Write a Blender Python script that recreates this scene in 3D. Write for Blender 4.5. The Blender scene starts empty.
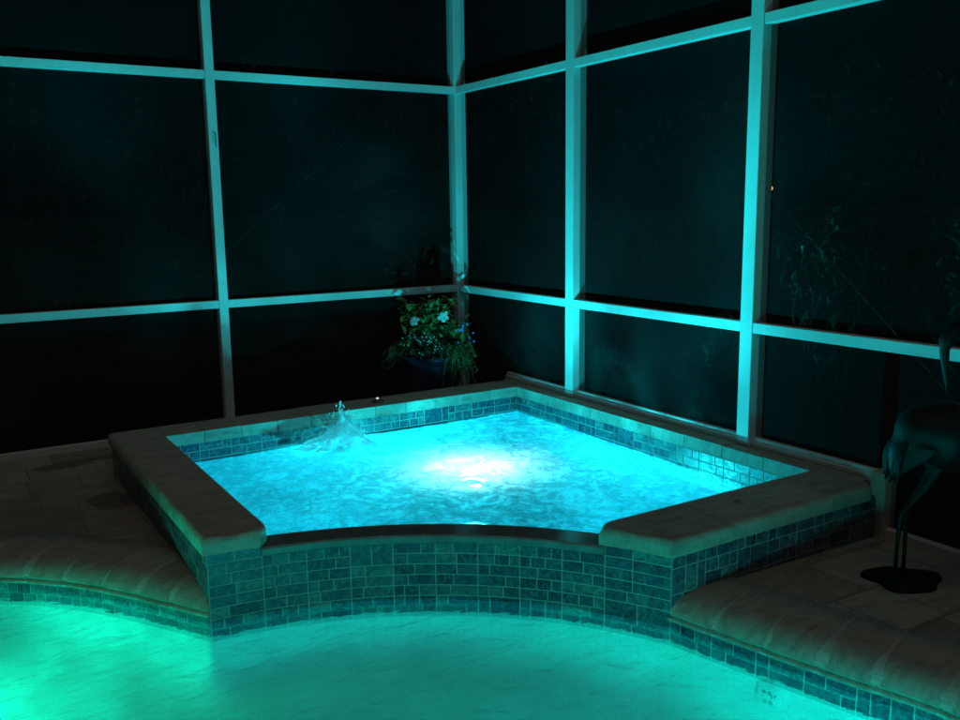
import bpy, bmesh, math, random
from mathutils import Vector, Matrix, noise
from mathutils.geometry import tessellate_polygon, delaunay_2d_cdt

S = bpy.context.scene
COL = S.collection
random.seed(7)
PI = math.pi

# ------------------------------------------------------------------ helpers
def link(name, me, mat=None, parent=None, smooth=False):
    o = bpy.data.objects.new(name, me)
    COL.objects.link(o)
    if mat is not None:
        me.materials.append(mat)
    if parent is not None:
        o.parent = parent
    if smooth:
        for p in me.polygons:
            p.use_smooth = True
    return o

def from_bm(name, bm, mat=None, parent=None, smooth=False, recalc=True):
    if recalc:
        bmesh.ops.recalc_face_normals(bm, faces=bm.faces[:])
    me = bpy.data.meshes.new(name)
    bm.to_mesh(me)
    bm.free()
    return link(name, me, mat, parent, smooth)

def from_pd(name, vs, fs, mat=None, parent=None, smooth=False):
    me = bpy.data.meshes.new(name)
    me.from_pydata([tuple(v) for v in vs], [], fs)
    me.update()
    return link(name, me, mat, parent, smooth)

def thing(name, label, cat, loc=(0, 0, 0), group=None):
    o = bpy.data.objects.new(name, None)
    COL.objects.link(o)
    o.location = loc
    o.empty_display_size = 0.1
    o['label'] = label
    o['category'] = cat
    if group:
        o['group'] = group
    return o

def tag(o, label, cat, group=None):
    o['label'] = label
    o['category'] = cat
    if group:
        o['group'] = group
    return o

def box(bm, x0, x1, y0, y1, z0, z1, bev=0.0):
    vs = [bm.verts.new((x, y, z)) for z in (z0, z1) for x, y in ((x0, y0), (x1, y0), (x1, y1), (x0, y1))]
    fs = [(3, 2, 1, 0), (4, 5, 6, 7), (0, 1, 5, 4), (1, 2, 6, 5), (2, 3, 7, 6), (3, 0, 4, 7)]
    faces = [bm.faces.new([vs[i] for i in f]) for f in fs]
    if bev > 0:
        es = set()
        for f in faces:
            es.update(f.edges)
        bmesh.ops.bevel(bm, geom=list(es), offset=bev, segments=2, profile=0.5, affect='EDGES')

def tube_pd(path, radii, n=10, cap=True, flat=None):
    """loft of rings along a path; flat = list of (side, up) radius factors"""
    vs, fs = [], []
    P = [Vector(p) for p in path]
    prev = None
    for i, p in enumerate(P):
        t = (P[min(i + 1, len(P) - 1)] - P[max(i - 1, 0)]).normalized()
        if prev is None:
            a = Vector((0, 1, 0)) if abs(t.y) < 0.9 else Vector((1, 0, 0))
        else:
            a = prev
        a = (a - t * a.dot(t)).normalized()
        prev = a
        b = t.cross(a)
        fx, fz = flat[i] if flat else (1, 1)
        for k in range(n):
            an = 2 * PI * k / n
            vs.append(p + (a * math.cos(an) * fx + b * math.sin(an) * fz) * radii[i])
    for i in range(len(P) - 1):
        for k in range(n):
            k2 = (k + 1) % n
            fs.append((i * n + k, i * n + k2, (i + 1) * n + k2, (i + 1) * n + k))
    if cap:
        fs.append(tuple(range(n - 1, -1, -1)))
        fs.append(tuple((len(P) - 1) * n + k for k in range(n)))
    return vs, fs

def smooth_path(pts, radii, sub=5, extra=None):
    """Catmull-Rom through points with interpolated radii"""
    P = [Vector(p) for p in pts]
    out, rr, ex = [], [], []
    for i in range(len(P) - 1):
        p0, p1, p2, p3 = P[max(i - 1, 0)], P[i], P[i + 1], P[min(i + 2, len(P) - 1)]
        for k in range(sub):
            t = k / sub
            out.append(0.5 * ((2 * p1) + (p2 - p0) * t + (2 * p0 - 5 * p1 + 4 * p2 - p3) * t * t + (3 * p1 - p0 - 3 * p2 + p3) * t ** 3))
            s = t * t * (3 - 2 * t)
            rr.append(radii[i] * (1 - s) + radii[i + 1] * s)
            if extra:
                ex.append(tuple(extra[i][j] * (1 - s) + extra[i + 1][j] * s for j in range(2)))
    out.append(P[-1]); rr.append(radii[-1])
    if extra:
        ex.append(extra[-1])
        return out, rr, ex
    return out, rr

class PD:
    def __init__(s):
        s.v, s.f = [], []
    def add(s, vs, fs):
        b = len(s.v)
        s.v += [tuple(v) for v in vs]
        s.f += [tuple(i + b for i in f) for f in fs]
    def tube(s, path, radii, n=8, **k):
        s.add(*tube_pd(path, radii, n, **k))
    def build(s, name, mat, parent=None, smooth=True):
        return from_pd(name, s.v, s.f, mat, parent, smooth)

def leaf_geo(p, d, up, L, W, droop=0.25, prof=(0.12, 0.85, 1.0, 0.62, 0.04)):
    """a folded, drooping leaf: 4 stations x 3 verts"""
    d = Vector(d).normalized()
    side = d.cross(Vector(up))
    if side.length < 1e-3:
        side = d.cross(Vector((1, 0, 0.1)))
    side.normalize()
    n = side.cross(d).normalized()
    vs, fs = [], []
    for i, w in enumerate(prof):
        t = i / (len(prof) - 1)
        c = Vector(p) + d * (L * t) - n * (droop * L * t * t)
        vs += [c - side * (W * 0.5 * w) + n * (W * 0.12 * w), c, c + side * (W * 0.5 * w) + n * (W * 0.12 * w)]
    for i in range(len(prof) - 1):
        a = i * 3
        fs += [(a, a + 1, a + 4, a + 3), (a + 1, a + 2, a + 5, a + 4)]
    return vs, fs

# ------------------------------------------------------------------ materials
class N:
    def __init__(s, name):
        s.m = bpy.data.materials.new(name)
        s.m.use_nodes = True
        s.t = s.m.node_tree
        s.t.nodes.clear()
        s.out = s.add('ShaderNodeOutputMaterial')
    def add(s, kind, **kw):
        n = s.t.nodes.new(kind)
        for k, v in kw.items():
            if k.startswith('i_'):
                n.inputs[k[2:].replace('_', ' ')].default_value = v
            else:
                setattr(n, k, v)
        return n
    def ln(s, a, b):
        s.t.links.new(a, b)
    def coords(s, scale=(1, 1, 1), kind='Object', rot=(0, 0, 0)):
        c = s.add('ShaderNodeTexCoord'); m = s.add('ShaderNodeMapping')
        m.inputs['Scale'].default_value = scale; m.inputs['Rotation'].default_value = rot
        s.ln(c.outputs[kind], m.inputs['Vector'])
        return m.outputs['Vector']
    def noise(s, vec, scale, detail=4, rough=0.55, dist=0.0):
        n = s.add('ShaderNodeTexNoise'); n.inputs['Scale'].default_value = scale
        n.inputs['Detail'].default_value = detail; n.inputs['Roughness'].default_value = rough
        n.inputs['Distortion'].default_value = dist
        s.ln(vec, n.inputs['Vector'])
        return n.outputs['Fac']
    def ramp(s, fac, stops):
        r = s.add('ShaderNodeValToRGB'); e = r.color_ramp.elements
        while len(e) < len(stops):
            e.new(0.5)
        for i, (p, c) in enumerate(stops):
            e[i].position = p
            e[i].color = (c[0], c[1], c[2], 1) if not isinstance(c, (int, float)) else (c, c, c, 1)
        s.ln(fac, r.inputs['Fac'])
        return r.outputs['Color']
    def mix(s, fac, a, b, blend='MIX'):
        m = s.add('ShaderNodeMix', data_type='RGBA', blend_type=blend)
        for sock, v in ((m.inputs[0], fac), (m.inputs[6], a), (m.inputs[7], b)):
            if isinstance(v, bpy.types.NodeSocket):
                s.ln(v, sock)
            elif isinstance(v, (int, float)):
                sock.default_value = v
            else:
                sock.default_value = (v[0], v[1], v[2], 1)
        return m.outputs[2]
    def math(s, op, a, b=0.0):
        m = s.add('ShaderNodeMath', operation=op)
        for sock, v in ((m.inputs[0], a), (m.inputs[1], b)):
            if isinstance(v, bpy.types.NodeSocket):
                s.ln(v, sock)
            else:
                sock.default_value = v
        return m.outputs[0]
    def bump(s, h, strength=0.3, dist=0.01):
        b = s.add('ShaderNodeBump'); b.inputs['Strength'].default_value = strength
        b.inputs['Distance'].default_value = dist
        s.ln(h, b.inputs['Height'])
        return b.outputs['Normal']
    def principled(s, color, rough=0.6, metal=0.0, normal=None, spec=0.5, **kw):
        p = s.add('ShaderNodeBsdfPrincipled')
        for nm, v in (('Base Color', color), ('Roughness', rough), ('Metallic', metal), ('Specular IOR Level', spec)):
            if isinstance(v, bpy.types.NodeSocket):
                s.ln(v, p.inputs[nm])
            elif isinstance(v, (int, float)):
                p.inputs[nm].default_value = v
            else:
                p.inputs[nm].default_value = (v[0], v[1], v[2], 1)
        if normal is not None:
            s.ln(normal, p.inputs['Normal'])
        s.ln(p.outputs[0], s.out.inputs['Surface'])
        return p

def mat_stone(name, c0, c1, c2, rough=0.75):
    m = N(name)
    v = m.coords((1, 1, 1))
    a = m.noise(m.coords((3, 9, 6)), 3.0, 8, 0.62, 0.6)
    col = m.ramp(a, [(0.3, c0), (0.5, c1), (0.72, c2)])
    att = m.add('ShaderNodeAttribute', attribute_name='tint')
    col = m.mix(0.55, col, m.ramp(att.outputs['Fac'], [(0, 0.80), (1, 1.12)]), 'MULTIPLY')
    pit = m.noise(v, 55, 3, 0.6)
    pits = m.ramp(pit, [(0.36, 0.0), (0.46, 1.0)])
    col = m.mix(0.10, col, m.mix(1.0, col, pits, 'MULTIPLY'))
    h = m.mix(0.8, pits, m.noise(v, 18, 6, 0.6))
    m.principled(col, rough, 0, m.bump(h, 0.35, 0.005), 0.35)
    return m.m

M_stone = mat_stone('travertine', (0.29, 0.255, 0.21), (0.41, 0.37, 0.31), (0.50, 0.46, 0.40))

def mat_tile():
    m = N('slate_mosaic')
    att = m.add('ShaderNodeAttribute', attribute_name='tint')
    base = m.ramp(att.outputs['Fac'], [(0.0, (0.025, 0.055, 0.10)), (0.3, (0.04, 0.10, 0.155)), (0.55, (0.055, 0.135, 0.18)),
                                       (0.8, (0.08, 0.17, 0.195)), (1.0, (0.14, 0.23, 0.23))])
    v = m.coords((1, 1, 1))
    c = m.noise(v, 22, 7, 0.65, 1.4)
    col = m.mix(1.0, base, m.ramp(c, [(0.25, 0.28), (0.5, 0.68), (0.72, 1.6)]), 'MULTIPLY')
    vein = m.ramp(m.noise(v, 9, 5, 0.6, 2.5), [(0.47, 0.0), (0.5, 1.0), (0.53, 0.0)])
    col = m.mix(m.math('MULTIPLY', vein, 0.35), col, (0.32, 0.42, 0.42))
    m.principled(col, m.ramp(c, [(0.3, 0.22), (0.7, 0.45)]), 0, m.bump(c, 0.35, 0.004), 0.5)
    return m.m
M_tile = mat_tile()

def simple(name, c, rough=0.6, metal=0.0, var=0.15, scale=12, bump=0.1, spec=0.5):
    m = N(name)
    v = m.coords()
    f = m.noise(v, scale, 6, 0.6)
    col = m.ramp(f, [(0.3, tuple(x * (1 - var) for x in c)), (0.7, tuple(min(1, x * (1 + var)) for x in c))])
    m.principled(col, rough, metal, m.bump(f, bump, 0.005) if bump else None, spec)
    return m.m

M_grout = simple('grout', (0.44, 0.44, 0.42), 0.85, 0, 0.12, 40)
def mat_plaster():
    m = N('pool_plaster')
    v = m.coords()
    a = m.noise(v, 2.2, 5, 0.6, 0.5); b = m.noise(v, 85, 3, 0.8)
    col = m.ramp(a, [(0.3, (0.62, 0.68, 0.65)), (0.6, (0.78, 0.83, 0.80))])
    col = m.mix(1.0, col, m.ramp(b, [(0.35, 0.78), (0.5, 1.0)]), 'MULTIPLY')
    m.principled(col, 0.8, 0, m.bump(b, 0.3, 0.004), 0.3)
    return m.m
M_plaster = mat_plaster()
M_spaplaster = simple('spa_plaster', (0.05, 0.10, 0.13), 0.8, 0, 0.07, 6)
M_lip = simple('spillway_stone', (0.16, 0.18, 0.18), 0.14, 0, 0.25, 14, 0.25)
M_white = simple('white_plastic', (0.75, 0.75, 0.73), 0.35, 0, 0.04, 20, 0)
M_dark = simple('dark_plastic', (0.02, 0.02, 0.022), 0.5, 0, 0.1, 20, 0)
M_bronze = simple('weathered_bronze', (0.005, 0.006, 0.0065), 0.55, 0.0, 0.35, 30, 0.35, 0.22)
M_pot = simple('blue_glaze', (0.015, 0.035, 0.08), 0.3, 0, 0.35, 18, 0.15)
M_soil = simple('soil', (0.03, 0.022, 0.016), 0.95, 0, 0.3, 60, 0.6)
M_cable = simple('steel_cable', (0.2, 0.2, 0.2), 0.5, 0.3, 0.1, 50, 0)
M_bark = simple('bark', (0.09, 0.065, 0.045), 0.9, 0, 0.3, 25, 0.5)

def mat_alu():
    m = N('white_powder_coat')
    v = m.coords()
    streak = m.noise(m.coords((30, 30, 1.2)), 1.0, 5, 0.6)
    grime = m.noise(v, 2.3, 6, 0.65)
    col = m.ramp(streak, [(0.3, (0.73, 0.73, 0.71)), (0.6, (0.78, 0.78, 0.76))])
    col = m.mix(1.0, col, m.ramp(grime, [(0.28, 0.88), (0.5, 1.0)]), 'MULTIPLY')
    m.principled(col, 0.42, 0, m.bump(m.noise(v, 140, 2), 0.06, 0.002), 0.4)
    return m.m
M_alu = mat_alu()

def mat_screen():
    m = N('insect_screen')
    v = m.coords()
    f = m.noise(v, 1.1, 4, 0.6, 0.3)
    dif = m.add('ShaderNodeBsdfDiffuse')
    m.ln(m.ramp(f, [(0.3, (0.014, 0.016, 0.017)), (0.7, (0.026, 0.028, 0.029))]), dif.inputs['Color'])
    tr = m.add('ShaderNodeBsdfTransparent')
    mx = m.add('ShaderNodeMixShader')
    mx.inputs[0].default_value = 0.5
    m.ln(tr.outputs[0], mx.inputs[1]); m.ln(dif.outputs[0], mx.inputs[2])
    m.ln(mx.outputs[0], m.out.inputs['Surface'])
    return m.m
M_screen = mat_screen()

def mat_leaf(name, a, b, c, trans=0.25, rough=0.4):
    m = N(name)
    v = m.coords()
    f = m.noise(v, 9, 5, 0.7)
    col = m.ramp(f, [(0.32, a), (0.5, b), (0.7, c)])
    p = m.principled(col, rough, 0, None, 0.5)
    t = m.add('ShaderNodeBsdfTranslucent')
    m.ln(col, t.inputs['Color'])
    mx = m.add('ShaderNodeMixShader'); mx.inputs[0].default_value = trans
    m.ln(p.outputs[0], mx.inputs[1]); m.ln(t.outputs[0], mx.inputs[2])
    m.ln(mx.outputs[0], m.out.inputs['Surface'])
    return m.m
M_leaf = mat_leaf('glossy_leaf', (0.07, 0.10, 0.03), (0.2, 0.24, 0.07), (0.5, 0.48, 0.2))
M_fern = mat_leaf('fine_leaf', (0.07, 0.14, 0.05), (0.13, 0.24, 0.09), (0.22, 0.36, 0.15))
M_darkleaf = mat_leaf('small_leaf', (0.03, 0.05, 0.025), (0.06, 0.09, 0.045), (0.12, 0.15, 0.08))
M_petal = mat_leaf('white_petal', (0.7, 0.7, 0.68), (0.78, 0.78, 0.76), (0.8, 0.8, 0.8), 0.35, 0.6)
M_blue = mat_leaf('blue_petal', (0.12, 0.14, 0.6), (0.2, 0.25, 0.75), (0.4, 0.45, 0.8), 0.3, 0.6)
M_shrub = mat_leaf('shrub_leaf', (0.012, 0.02, 0.01), (0.025, 0.04, 0.018), (0.08, 0.10, 0.055))
M_dryleaf = mat_leaf('dry_leaf', (0.55, 0.5, 0.42), (0.65, 0.6, 0.5), (0.75, 0.7, 0.6), 0.3)

def mat_deck():
    m = N('travertine_pavers')
    v = m.coords((1, 1, 1))
    jit = m.noise(v, 14, 3, 0.6)
    add = m.add('ShaderNodeVectorMath', operation='MULTIPLY_ADD')
    vec = m.add('ShaderNodeCombineXYZ')
    m.ln(jit, vec.inputs[0]); m.ln(m.noise(m.coords((1, 1, 1)), 11, 3, 0.6), vec.inputs[1])
    m.ln(vec.outputs[0], add.inputs[0]); add.inputs[1].default_value = (0.012, 0.012, 0); m.ln(v, add.inputs[2])
    br = m.add('ShaderNodeTexBrick', offset=0.37, offset_frequency=2, squash=0.62, squash_frequency=3)
    br.inputs['Color1'].default_value = (0.12, 0.12, 0.12, 1); br.inputs['Color2'].default_value = (0.95, 0.95, 0.95, 1)
    br.inputs['Mortar'].default_value = (0.45, 0.45, 0.45, 1)
    br.inputs['Scale'].default_value = 1.0
    br.inputs['Mortar Size'].default_value = 0.006
    br.inputs['Mortar Smooth'].default_value = 0.3
    br.inputs['Brick Width'].default_value = 0.46
    br.inputs['Row Height'].default_value = 0.31
    m.ln(add.outputs[0], br.inputs['Vector'])
    a = m.noise(m.coords((2.2, 8, 1)), 2.4, 8, 0.65, 0.8)
    col = m.ramp(a, [(0.28, (0.24, 0.205, 0.165)), (0.5, (0.36, 0.315, 0.26)), (0.74, (0.46, 0.41, 0.345))])
    col = m.mix(0.8, col, m.ramp(br.outputs['Color'], [(0, 0.55), (1, 1.25)]), 'MULTIPLY')
    pits = m.ramp(m.noise(v, 42, 3, 0.65), [(0.35, 0.0), (0.45, 1.0)])
    col = m.mix(0.18, col, m.mix(1.0, col, pits, 'MULTIPLY'))
    col = m.mix(m.math('MULTIPLY', br.outputs['Fac'], 0.6), col, (0.17, 0.15, 0.125))
    # wet patches left on the pavers near the screen
    geo = m.add('ShaderNodeTexCoord')
    def spot(cx, cy, rx, ry):
        mp = m.add('ShaderNodeMapping'); mp.vector_type = 'TEXTURE'
        mp.inputs['Location'].default_value = (cx, cy, 0.026); mp.inputs['Scale'].default_value = (rx, ry, 1)
        m.ln(add.outputs[0], mp.inputs['Vector'])
        ln_ = m.add('ShaderNodeVectorMath', operation='LENGTH'); m.ln(mp.outputs[0], ln_.inputs[0])
        w = m.math('ADD', ln_.outputs['Value'], m.math('MULTIPLY', m.noise(v, 7, 4, 0.7), 0.9))
        return m.ramp(w, [(0.95, 1.0), (1.45, 0.0)])
    wet = None
    for s_ in ((-3.16, -0.32, 0.30, 0.17), (-2.95, -0.25, 0.2, 0.12), (-3.05, -1.3, 0.22, 0.35)):
        k = spot(*s_)
        wet = k if wet is None else m.mix(1.0, wet, k, 'LIGHTEN')
    col = m.mix(m.math('MULTIPLY', wet, 0.45), col, (0.035, 0.03, 0.025))
    h = m.mix(0.55, pits, m.ramp(br.outputs['Fac'], [(0, 1.0), (1, 0.0)]))
    m.principled(col, m.ramp(wet, [(0, 0.72), (1, 0.3)]), 0, m.bump(h, 0.55, 0.006), 0.3)
    return m.m
M_deck = mat_deck()

def mat_pool_water():
    m = N('pool_water')
    v = m.coords((1, 1, 1))
    n1 = m.noise(m.coords((1, 1.6, 1)), 7, 3, 0.5, 0.4)
    n2 = m.noise(v, 60, 2, 0.5)
    h = m.math('ADD', n1, m.math('MULTIPLY', n2, 0.06))
    nrm = m.bump(h, 0.55, 0.055)
    WC = (0.5, 0.97, 0.95, 1)
    g = m.add('ShaderNodeBsdfRefraction'); g.inputs['IOR'].default_value = 1.07; g.inputs['Roughness'].default_value = 0.0
    g.inputs['Color'].default_value = WC; m.ln(nrm, g.inputs['Normal'])
    tr = m.add('ShaderNodeBsdfTransparent'); tr.inputs['Color'].default_value = WC
    mx = m.add('ShaderNodeMixShader'); mx.inputs[0].default_value = 0.38
    m.ln(g.outputs[0], mx.inputs[1]); m.ln(tr.outputs[0], mx.inputs[2])
    gl = m.add('ShaderNodeBsdfGlossy'); gl.inputs['Roughness'].default_value = 0.03; m.ln(nrm, gl.inputs['Normal'])
    fr = m.add('ShaderNodeFresnel'); fr.inputs['IOR'].default_value = 1.33; m.ln(nrm, fr.inputs['Normal'])
    m2 = m.add('ShaderNodeMixShader'); m.ln(m.math('MINIMUM', fr.outputs[0], 0.35), m2.inputs[0])
    m.ln(mx.outputs[0], m2.inputs[1]); m.ln(gl.outputs[0], m2.inputs[2])
    m.ln(m2.outputs[0], m.out.inputs['Surface'])
    return m.m
M_pool_water = mat_pool_water()

SPA_FOAM = (0.50, 0.52, 0.52)
def mat_spa_water():
    m = N('bubbling_water')
    v = m.coords((1, 1, 1))
    swirl = m.noise(v, 5.5, 8, 0.68, 1.8)
    fine = m.noise(v, 46, 5, 0.7, 0.8)
    mid = m.noise(v, 15, 6, 0.65, 1.2)
    h = m.math('ADD', m.math('MULTIPLY', mid, 1.0), m.math('MULTIPLY', fine, 0.55))
    nrm = m.bump(h, 1.0, 0.06)
    dens = m.math('ADD', m.math('MULTIPLY', swirl, 0.5), m.math('MULTIPLY', m.math('ADD', fine, mid), 0.25))
    tint = m.ramp(dens, [(0.38, tuple(x * 0.42 for x in SPA_FOAM)), (0.49, tuple(x * 0.85 for x in SPA_FOAM)), (0.55, tuple(x * 1.5 for x in SPA_FOAM)), (0.61, tuple(min(0.97, x * 2) for x in SPA_FOAM))])
    tl = m.add('ShaderNodeBsdfTranslucent'); m.ln(tint, tl.inputs['Color']); m.ln(nrm, tl.inputs['Normal'])
    gl = m.add('ShaderNodeBsdfGlossy'); gl.inputs['Roughness'].default_value = 0.12
    gl.inputs['Color'].default_value = (0.9, 0.95, 0.95, 1); m.ln(nrm, gl.inputs['Normal'])
    rf = m.add('ShaderNodeBsdfRefraction'); rf.inputs['IOR'].default_value = 1.33; rf.inputs['Roughness'].default_value = 0.0
    rf.inputs['Color'].default_value = (0.9, 1, 1, 1)
    fr = m.add('ShaderNodeFresnel'); fr.inputs['IOR'].default_value = 1.33; m.ln(nrm, fr.inputs['Normal'])
    mx1 = m.add('ShaderNodeMixShader'); mx1.inputs[0].default_value = 0.7
    m.ln(rf.outputs[0], mx1.inputs[1]); m.ln(tl.outputs[0], mx1.inputs[2])
    mx2 = m.add('ShaderNodeMixShader'); m.ln(m.math('MULTIPLY', fr.outputs[0], 0.6), mx2.inputs[0])
    tp = m.add('ShaderNodeBsdfTransparent'); tp.inputs['Color'].default_value = (0.85, 1, 1, 1)
    mx3 = m.add('ShaderNodeMixShader'); mx3.inputs[0].default_value = 0.09
    m.ln(mx1.outputs[0], mx3.inputs[1]); m.ln(tp.outputs[0], mx3.inputs[2])
    m.ln(mx3.outputs[0], mx2.inputs[1]); m.ln(gl.outputs[0], mx2.inputs[2])
    m.ln(mx2.outputs[0], m.out.inputs['Surface'])
    return m.m
M_spa_water = mat_spa_water()

def emit(name, c, s):
    m = N(name)
    e = m.add('ShaderNodeEmission'); e.inputs['Color'].default_value = (*c, 1); e.inputs['Strength'].default_value = s
    m.ln(e.outputs[0], m.out.inputs['Surface'])
    return m.m

# ------------------------------------------------------------------ plan of pool and spa (metres; cage corner at 0,0)
DECK = 0.022      # top of the deck pavers beside the screens (the deck falls away from the pool)
def deck_z(x, y, D_=[None]):
    d = min((Vector((x, y)) - q).length for q in RUN[::2])
    return 0.022 + 0.028 * max(0.0, min(1.0, 1.15 - d / 1.3))
WATER = -0.08     # pool water level
COP = 0.296       # top of the spa coping
SPAW = 0.122      # spa water level
C = Vector((-2.95, -2.90)); D = Vector((-1.38, -3.97)); Bm = Vector((-2.075, -3.185))

def circ(a, b, c):
    ax, ay, bx, by, cx, cy = *a, *b, *c
    d = 2 * (ax * (by - cy) + bx * (cy - ay) + cx * (ay - by))
    ux = ((ax * ax + ay * ay) * (by - cy) + (bx * bx + by * by) * (cy - ay) + (cx * cx + cy * cy) * (ay - by)) / d
    uy = ((ax * ax + ay * ay) * (cx - bx) + (bx * bx + by * by) * (ax - cx) + (cx * cx + cy * cy) * (bx - ax)) / d
    return Vector((ux, uy)), (Vector((ux, uy)) - Vector(a)).length
AC, AR = circ(C, Bm, D)
a0 = math.atan2(C.y - AC.y, C.x - AC.x); a1 = math.atan2(D.y - AC.y, D.x - AC.x)
if a0 < a1:
    a0 += 2 * PI
def arc_pt(t, off=0.0):            # t 0 = left corner C, 1 = right corner D ; off > 0 goes into the spa
    a = a0 + (a1 - a0) * t
    return Vector((AC.x + (AR + off) * math.cos(a), AC.y + (AR + off) * math.sin(a)))
ARCLEN = AR * abs(a1 - a0)
T_L = 0.225 / ARCLEN               # left pier share of the arc
T_R = 1 - 0.285 / ARCLEN           # right pier starts here

def cr2(pts, sub=8):
    o, _ = smooth_path([(p[0], p[1], 0) for p in pts], [0] * len(pts), sub)
    return [Vector((p.x, p.y)) for p in o]

run_pts = [tuple(D), (-1.29, -4.35), (-1.205, -4.68), (-1.13, -4.95), (-1.10, -5.35), (-1.35, -5.85), (-2.0, -6.1), (-3.0, -6.12), (-3.9, -6.0),
           (-4.6, -5.5), (-4.98, -4.6), (-5.08, -3.6), (-4.97, -2.75), (-4.75, -2.22), (-4.42, -1.92), (-4.05, -1.84), (-3.70, -1.97), (-3.44, -2.19), (-3.21, -2.48), tuple(C)]
RUN = cr2(run_pts, 8)                                # from D clockwise round the pool to C
ARC = [arc_pt(i / 40) for i in range(41)]            # from C to D
OUT = RUN[:-1] + ARC[:-1]                            # closed pool outline

def polylen(P):
    L = [0]
    for i in range(len(P) - 1):
        L.append(L[-1] + (P[i + 1] - P[i]).length)
    return L

class Path:
    """polyline with arc length; side normal = to the chosen side"""
    def __init__(s, P, side=1):
        s.P, s.side, s.L = P, side, polylen(P)
        s.len = s.L[-1]
    def at(s, d, off=0.0):
        d = min(max(d, 0), s.len)
        import bisect
        i = min(max(bisect.bisect_right(s.L, d) - 1, 0), len(s.P) - 2)
        t = (d - s.L[i]) / max(1e-9, s.L[i + 1] - s.L[i])
        p = s.P[i].lerp(s.P[i + 1], t)
        # smoothed tangent
        j0, j1 = max(i - 1, 0), min(i + 2, len(s.P) - 1)
        t0 = (s.P[min(i + 1, len(s.P) - 1)] - s.P[j0]).normalized(); t1 = (s.P[j1] - s.P[i]).normalized()
        tg = t0.lerp(t1, t)
        if tg.length < 1e-6 or t0.dot(t1) < 0.5:
            tg = s.P[i + 1] - s.P[i]
        tg.normalize()
        n = Vector((-tg.y, tg.x)) * s.side
        return p + n * off, n

def tile_bands(name, specs, parent, mat=M_tile, seed=1):
    """specs: list of (Path, z_bottom, z_top). tiles and grout become two meshes: grout part with the tile part on it"""
    rng = random.Random(seed)
    tv, tf, tint, gv, gf = [], [], [], [], []
    ROW, SH, G, PR = 0.0505, 0.19, 0.0046, 0.0022
    for path, zb, zt in specs:
        n = max(1, int(round(path.len / 0.04)))
        for i in range(n):
            A, _ = path.at(path.len * i / n); B, _ = path.at(path.len * (i + 1) / n)
            b = len(gv)
            gv += [(A.x, A.y, zb), (B.x, B.y, zb), (B.x, B.y, zt), (A.x, A.y, zt)]
            gf.append((b, b + 1, b + 2, b + 3))
        nrow = max(1, int(round((zt - zb) / ROW))); rh = (zt - zb) / nrow
        nsh = max(1, int(round(path.len / SH))); sw = path.len / nsh
        for sidx in range(nsh):
            r = 0
            while r < nrow:
                hh = 1
                if rng.random() < 0.12 and r + 1 < nrow:
                    hh = 2
                cuts = rng.choice([[0, .5, 1], [0, .34, 1], [0, .66, 1], [0, .28, 1], [0, .72, 1], [0, .25, .6, 1], [0, .42, 1], [0, .4, .75, 1]])
                for k in range(len(cuts) - 1):
                    s0 = sw * (sidx + cuts[k]) + G / 2; s1 = sw * (sidx + cuts[k + 1]) - G / 2
                    z1 = zt - r * rh - G / 2; z0 = zt - (r + hh) * rh + G / 2
                    ns = max(1, int(math.ceil((s1 - s0) / 0.05)))
                    val = min(1, max(0, rng.gauss(0.46, 0.32)))
                    pr = PR + rng.uniform(-0.0005, 0.0005)
                    b = len(tv)
                    for q in range(ns + 1):
                        d = s0 + (s1 - s0) * q / ns
                        A, nn = path.at(d)
                        F = A + nn * pr
                        ins = 0.0012 * (1 if q == 0 else (-1 if q == ns else 0))
                        F2, _ = path.at(d + ins, pr)
                        tv += [(A.x, A.y, z0), (F2.x, F2.y, z0 + 0.001), (F2.x, F2.y, z1 - 0.001), (A.x, A.y, z1)]
                    for q in range(ns):
                        o = b + q * 4
                        for e in range(3):
                            tf.append((o + e, o + 4 + e, o + 5 + e, o + 1 + e)); tint.append(val)
                    tf.append((b, b + 1, b + 2, b + 3)); tint.append(val)
                    e = b + ns * 4
                    tf.append((e + 3, e + 2, e + 1, e)); tint.append(val)
                r += hh
    g = from_pd(name, gv, gf, M_grout, parent)
    t = from_pd('mosaic_tiles', tv, tf, mat, g)
    at = t.data.attributes.new('tint', 'FLOAT', 'FACE')
    at.data.foreach_set('value', tint)
    return g

def prism_stones(name, stones, z0, z1, mat, parent, bull=0.03):
    """stones: list of (polygon, set of outer edge indices that are bull-nosed)"""
    rng = random.Random(3)
    bm = bmesh.new()
    lay = bm.faces.layers.float.new('tint')
    for poly, outer in stones:
        n = len(poly)
        c = sum((Vector((p[0], p[1])) for p in poly), Vector((0, 0))) / n
        P = [Vector((p[0], p[1])) for p in poly]
        b2 = bmesh.new()
        jz = rng.uniform(-0.0015, 0.0015)
        lo = [b2.verts.new((p.x, p.y, z0)) for p in P]; hi = [b2.verts.new((p.x, p.y, z1 + jz)) for p in P]
        b2.faces.new(lo[::-1]); b2.faces.new(hi)
        for i in range(n):
            j = (i + 1) % n
            b2.faces.new((lo[i], lo[j], hi[j], hi[i]))
        b2.edges.ensure_lookup_table()
        big = [b2.edges.get((hi[i], hi[(i + 1) % n])) for i in outer]
        if big:
            bmesh.ops.bevel(b2, geom=big, offset=bull, segments=8, profile=0.5, affect='EDGES')
        bmesh.ops.recalc_face_normals(b2, faces=b2.faces[:])
        me = bpy.data.meshes.new('tmp'); b2.to_mesh(me); b2.free()
        k = len(bm.faces)
        bm.from_mesh(me); bpy.data.meshes.remove(me)
        bm.faces.ensure_lookup_table()
        v = rng.random()
        for f in bm.faces[k:]:
            f[lay] = v
    return from_bm(name, bm, mat, parent, recalc=False)

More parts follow.
